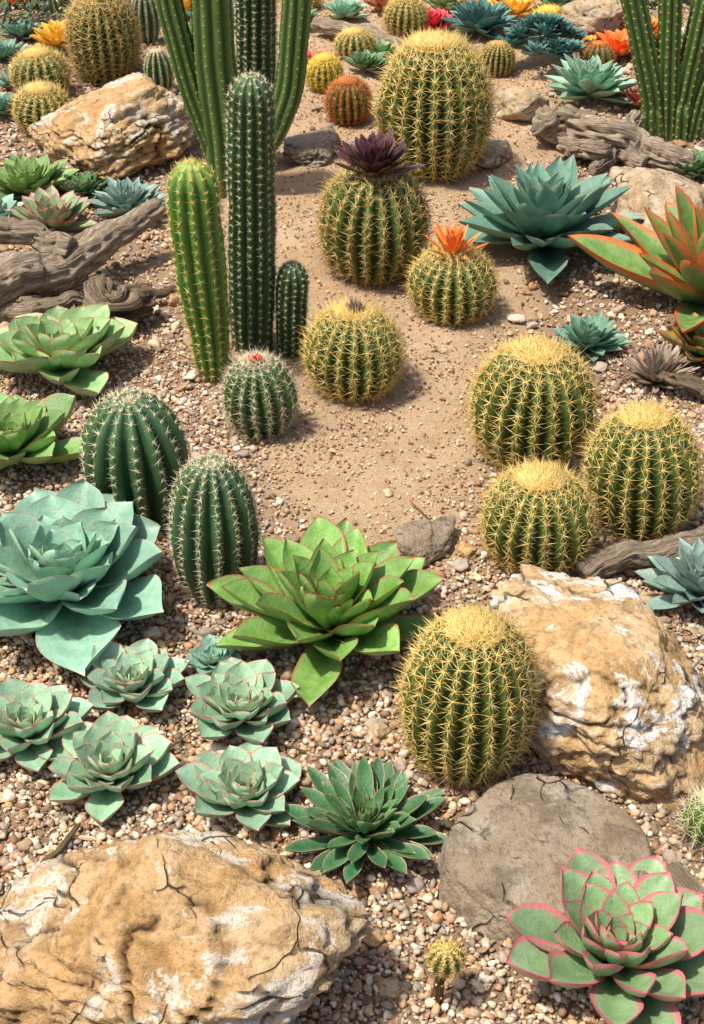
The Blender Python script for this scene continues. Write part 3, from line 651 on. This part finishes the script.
# fallen twigs
rng = np.random.default_rng(9); parts = []
for k in range(50):
    x = (rng.random() * 2 - 1) * 1.1; y = 1.5 + rng.random() * 3.6; t = rng.random() * 3.14; L = 0.02 + 0.05 * rng.random(); r = 0.0018
    pts = [(x + L * q * math.cos(t), y + L * q * math.sin(t), float(hgt(x, y)) + 0.012, r) for q in (-1, 0, 1)]
    tube(parts, pts, rng, K=8, nth=6)
tube(parts, [(-.53, 1.70, .02, .006), (-.50, 1.74, .022, .006), (-.475, 1.79, .024, .004)], rng, K=12, nth=8)
build('fallen_twigs', parts, [wood_mat('twig_bark', (0.25, 0.16, 0.07), (0.5, 0.4, 0.2))])

# dry fallen leaves
rng = np.random.default_rng(19); parts = []
for k in range(120):
    x = (rng.random() * 2 - 1) * 1.1; y = 1.5 + rng.random() * 3.8
    V, Fq, C = leaf(0.02 + 0.025 * rng.random(), 0.012, 0.03, 'semp', rad(rng.normal() * 10), 0.4, 0.4, 5, rng)
    az = rng.random() * 6.28; ca, sa = math.cos(az), math.sin(az)
    Vr = np.stack([V[:, 0] * ca - V[:, 1] * sa + x, V[:, 0] * sa + V[:, 1] * ca + y, V[:, 2] + float(hgt(x, y)) + 0.012], 1)
    C[:, 2] = rng.random(); C[:, 3] = rng.random(); parts.append((Vr, Fq, C, 0))
lm('dry', (0.34, 0.20, 0.09), (0.45, 0.30, 0.15), (0.25, 0.15, 0.07), (0.5, 0.35, 0.2), eamt=0.5)
build('dry_leaf_litter', parts, [LM['dry']])

# green shrubs behind
def shrub(x, y, r, h, n, seed):
    rng = np.random.default_rng(seed); parts = []
    for k in range(n):
        t = rng.random() * 6.28; q = math.sqrt(rng.random()) * r; z = rng.random() ** 0.7 * h * (1 - (q / (r * 1.3)) ** 2)
        V, Fq, C = leaf(0.05 + 0.03 * rng.random(), 0.022, 0.03, 'semp', rad(rng.random() * 70), 0.2, 0.2, 4, rng)
        az = rng.random() * 6.28; ca, sa = math.cos(az), math.sin(az)
        Vr = np.stack([V[:, 0] * ca - V[:, 1] * sa + q * math.cos(t), V[:, 0] * sa + V[:, 1] * ca + q * math.sin(t), V[:, 2] + z + 0.01], 1)
        C[:, 2] = rng.random(); C[:, 3] = rng.random(); parts.append((Vr, Fq, C, 0))
    build('leafy_shrub', parts, [LM['dark']], loc=(x, y, 0))
shrub(-1.25, 6.35, .34, .28, 520, 3); shrub(.05, 6.85, .3, .2, 420, 4); shrub(1.35, 6.7, .3, .25, 420, 6)

# low fillers in the back beds
rng = np.random.default_rng(77)
allp = [(o.location.x, o.location.y) for o in bpy.data.objects if o.type == 'MESH' and abs(o.location.y) > 0.5]
fs = [o for o in bpy.data.objects if o.name.split('.')[0] in ('yellow_flowering_succulent', 'orange_flowering_succulent', 'red_flowering_succulent') and o.location.y > 5.0]
fs += [o for o in bpy.data.objects if o.name.split('.')[0] in ('echeveria', 'sempervivum', 'small_agave_plant', 'yellow_barrel_cactus') and o.location.y > 5.0]
cnt = 0; tr = 0
while cnt < 34 and tr < 4000:
    tr += 1
    y = 5.15 + rng.random() * 1.9; x = (rng.random() * 2 - 1) * (hw(y) + 0.1)
    if y < 5.9 and -0.55 < x < 0.75: continue
    if any((x - a) ** 2 + (y - b) ** 2 < 0.18 ** 2 for a, b in allp): continue
    s = fs[rng.integers(len(fs))]; o = bpy.data.objects.new(s.name.split('.')[0], s.data); bpy.context.scene.collection.objects.link(o)
    o.location = (x, y, s.location.z); o.rotation_euler = (0, 0, rng.random() * 6.28); allp.append((x, y)); cnt += 1

# ------------------------------------------------------------------ the garden goes on outside the photographed part
rng = np.random.default_rng(1234)
src = [o for o in bpy.data.objects if o.name.split('.')[0] in ('golden_barrel_cactus', 'echeveria', 'sempervivum', 'agave_plant', 'small_agave_plant', 'boulder', 'blue_barrel_cactus', 'green_rosette_succulent', 'blue_succulent_bush', 'leafy_shrub')]
cnt = 0; placed = []
while cnt < 60:
    y = 1.2 + rng.random() * 8.5; x = (rng.random() * 2 - 1) * (hw(y) + 1.9)
    if y < 7.2 and abs(x) < hw(y) + 0.42: continue
    if any((x - a) ** 2 + (y - b) ** 2 < 0.34 ** 2 for a, b in placed): continue
    s = src[rng.integers(len(src))]; o = bpy.data.objects.new(s.name.split('.')[0], s.data); bpy.context.scene.collection.objects.link(o)
    o.location = (x, y, s.location.z); o.rotation_euler = (0, 0, rng.random() * 6.28)
    placed.append((x, y)); cnt += 1

# ------------------------------------------------------------------ camera, light
cam = bpy.data.cameras.new('camera'); co = bpy.data.objects.new('camera', cam); bpy.context.scene.collection.objects.link(co)
cam.sensor_fit = 'VERTICAL'; cam.sensor_height = 24; cam.lens = 12 / math.tan(rad(19)); cam.clip_end = 400; cam.clip_start = 0.05
co.location = (0, 0, 2.0); co.rotation_euler = (rad(54), 0, 0); bpy.context.scene.camera = co

sd = np.array([-0.42, -0.14, 1.05]); sd = sd / np.linalg.norm(sd)
el = math.asin(sd[2]); azr = math.atan2(sd[0], sd[1])
from mathutils import Vector
sl = bpy.data.lights.new('sun', 'SUN'); sl.energy = 5.0; sl.angle = rad(3.0); sl.color = (1.0, 0.945, 0.84)
so = bpy.data.objects.new('sun', sl); bpy.context.scene.collection.objects.link(so)
so.rotation_euler = Vector(sd).to_track_quat('Z', 'Y').to_euler()
w = bpy.data.worlds.new('World'); bpy.context.scene.world = w; w.use_nodes = True
nt = w.node_tree; sky = nt.nodes.new('ShaderNodeTexSky'); sky.sky_type = 'NISHITA'; sky.sun_disc = False
sky.sun_elevation = el; sky.sun_rotation = azr; sky.air_density = 1.0; sky.dust_density = 4.0
bg = nt.nodes['Background']; bg.inputs['Strength'].default_value = 0.15; nt.links.new(sky.outputs[0], bg.inputs[0])
sc = bpy.context.scene
sc.view_settings.view_transform = 'Standard'; sc.view_settings.look = 'None'; sc.view_settings.exposure = 0
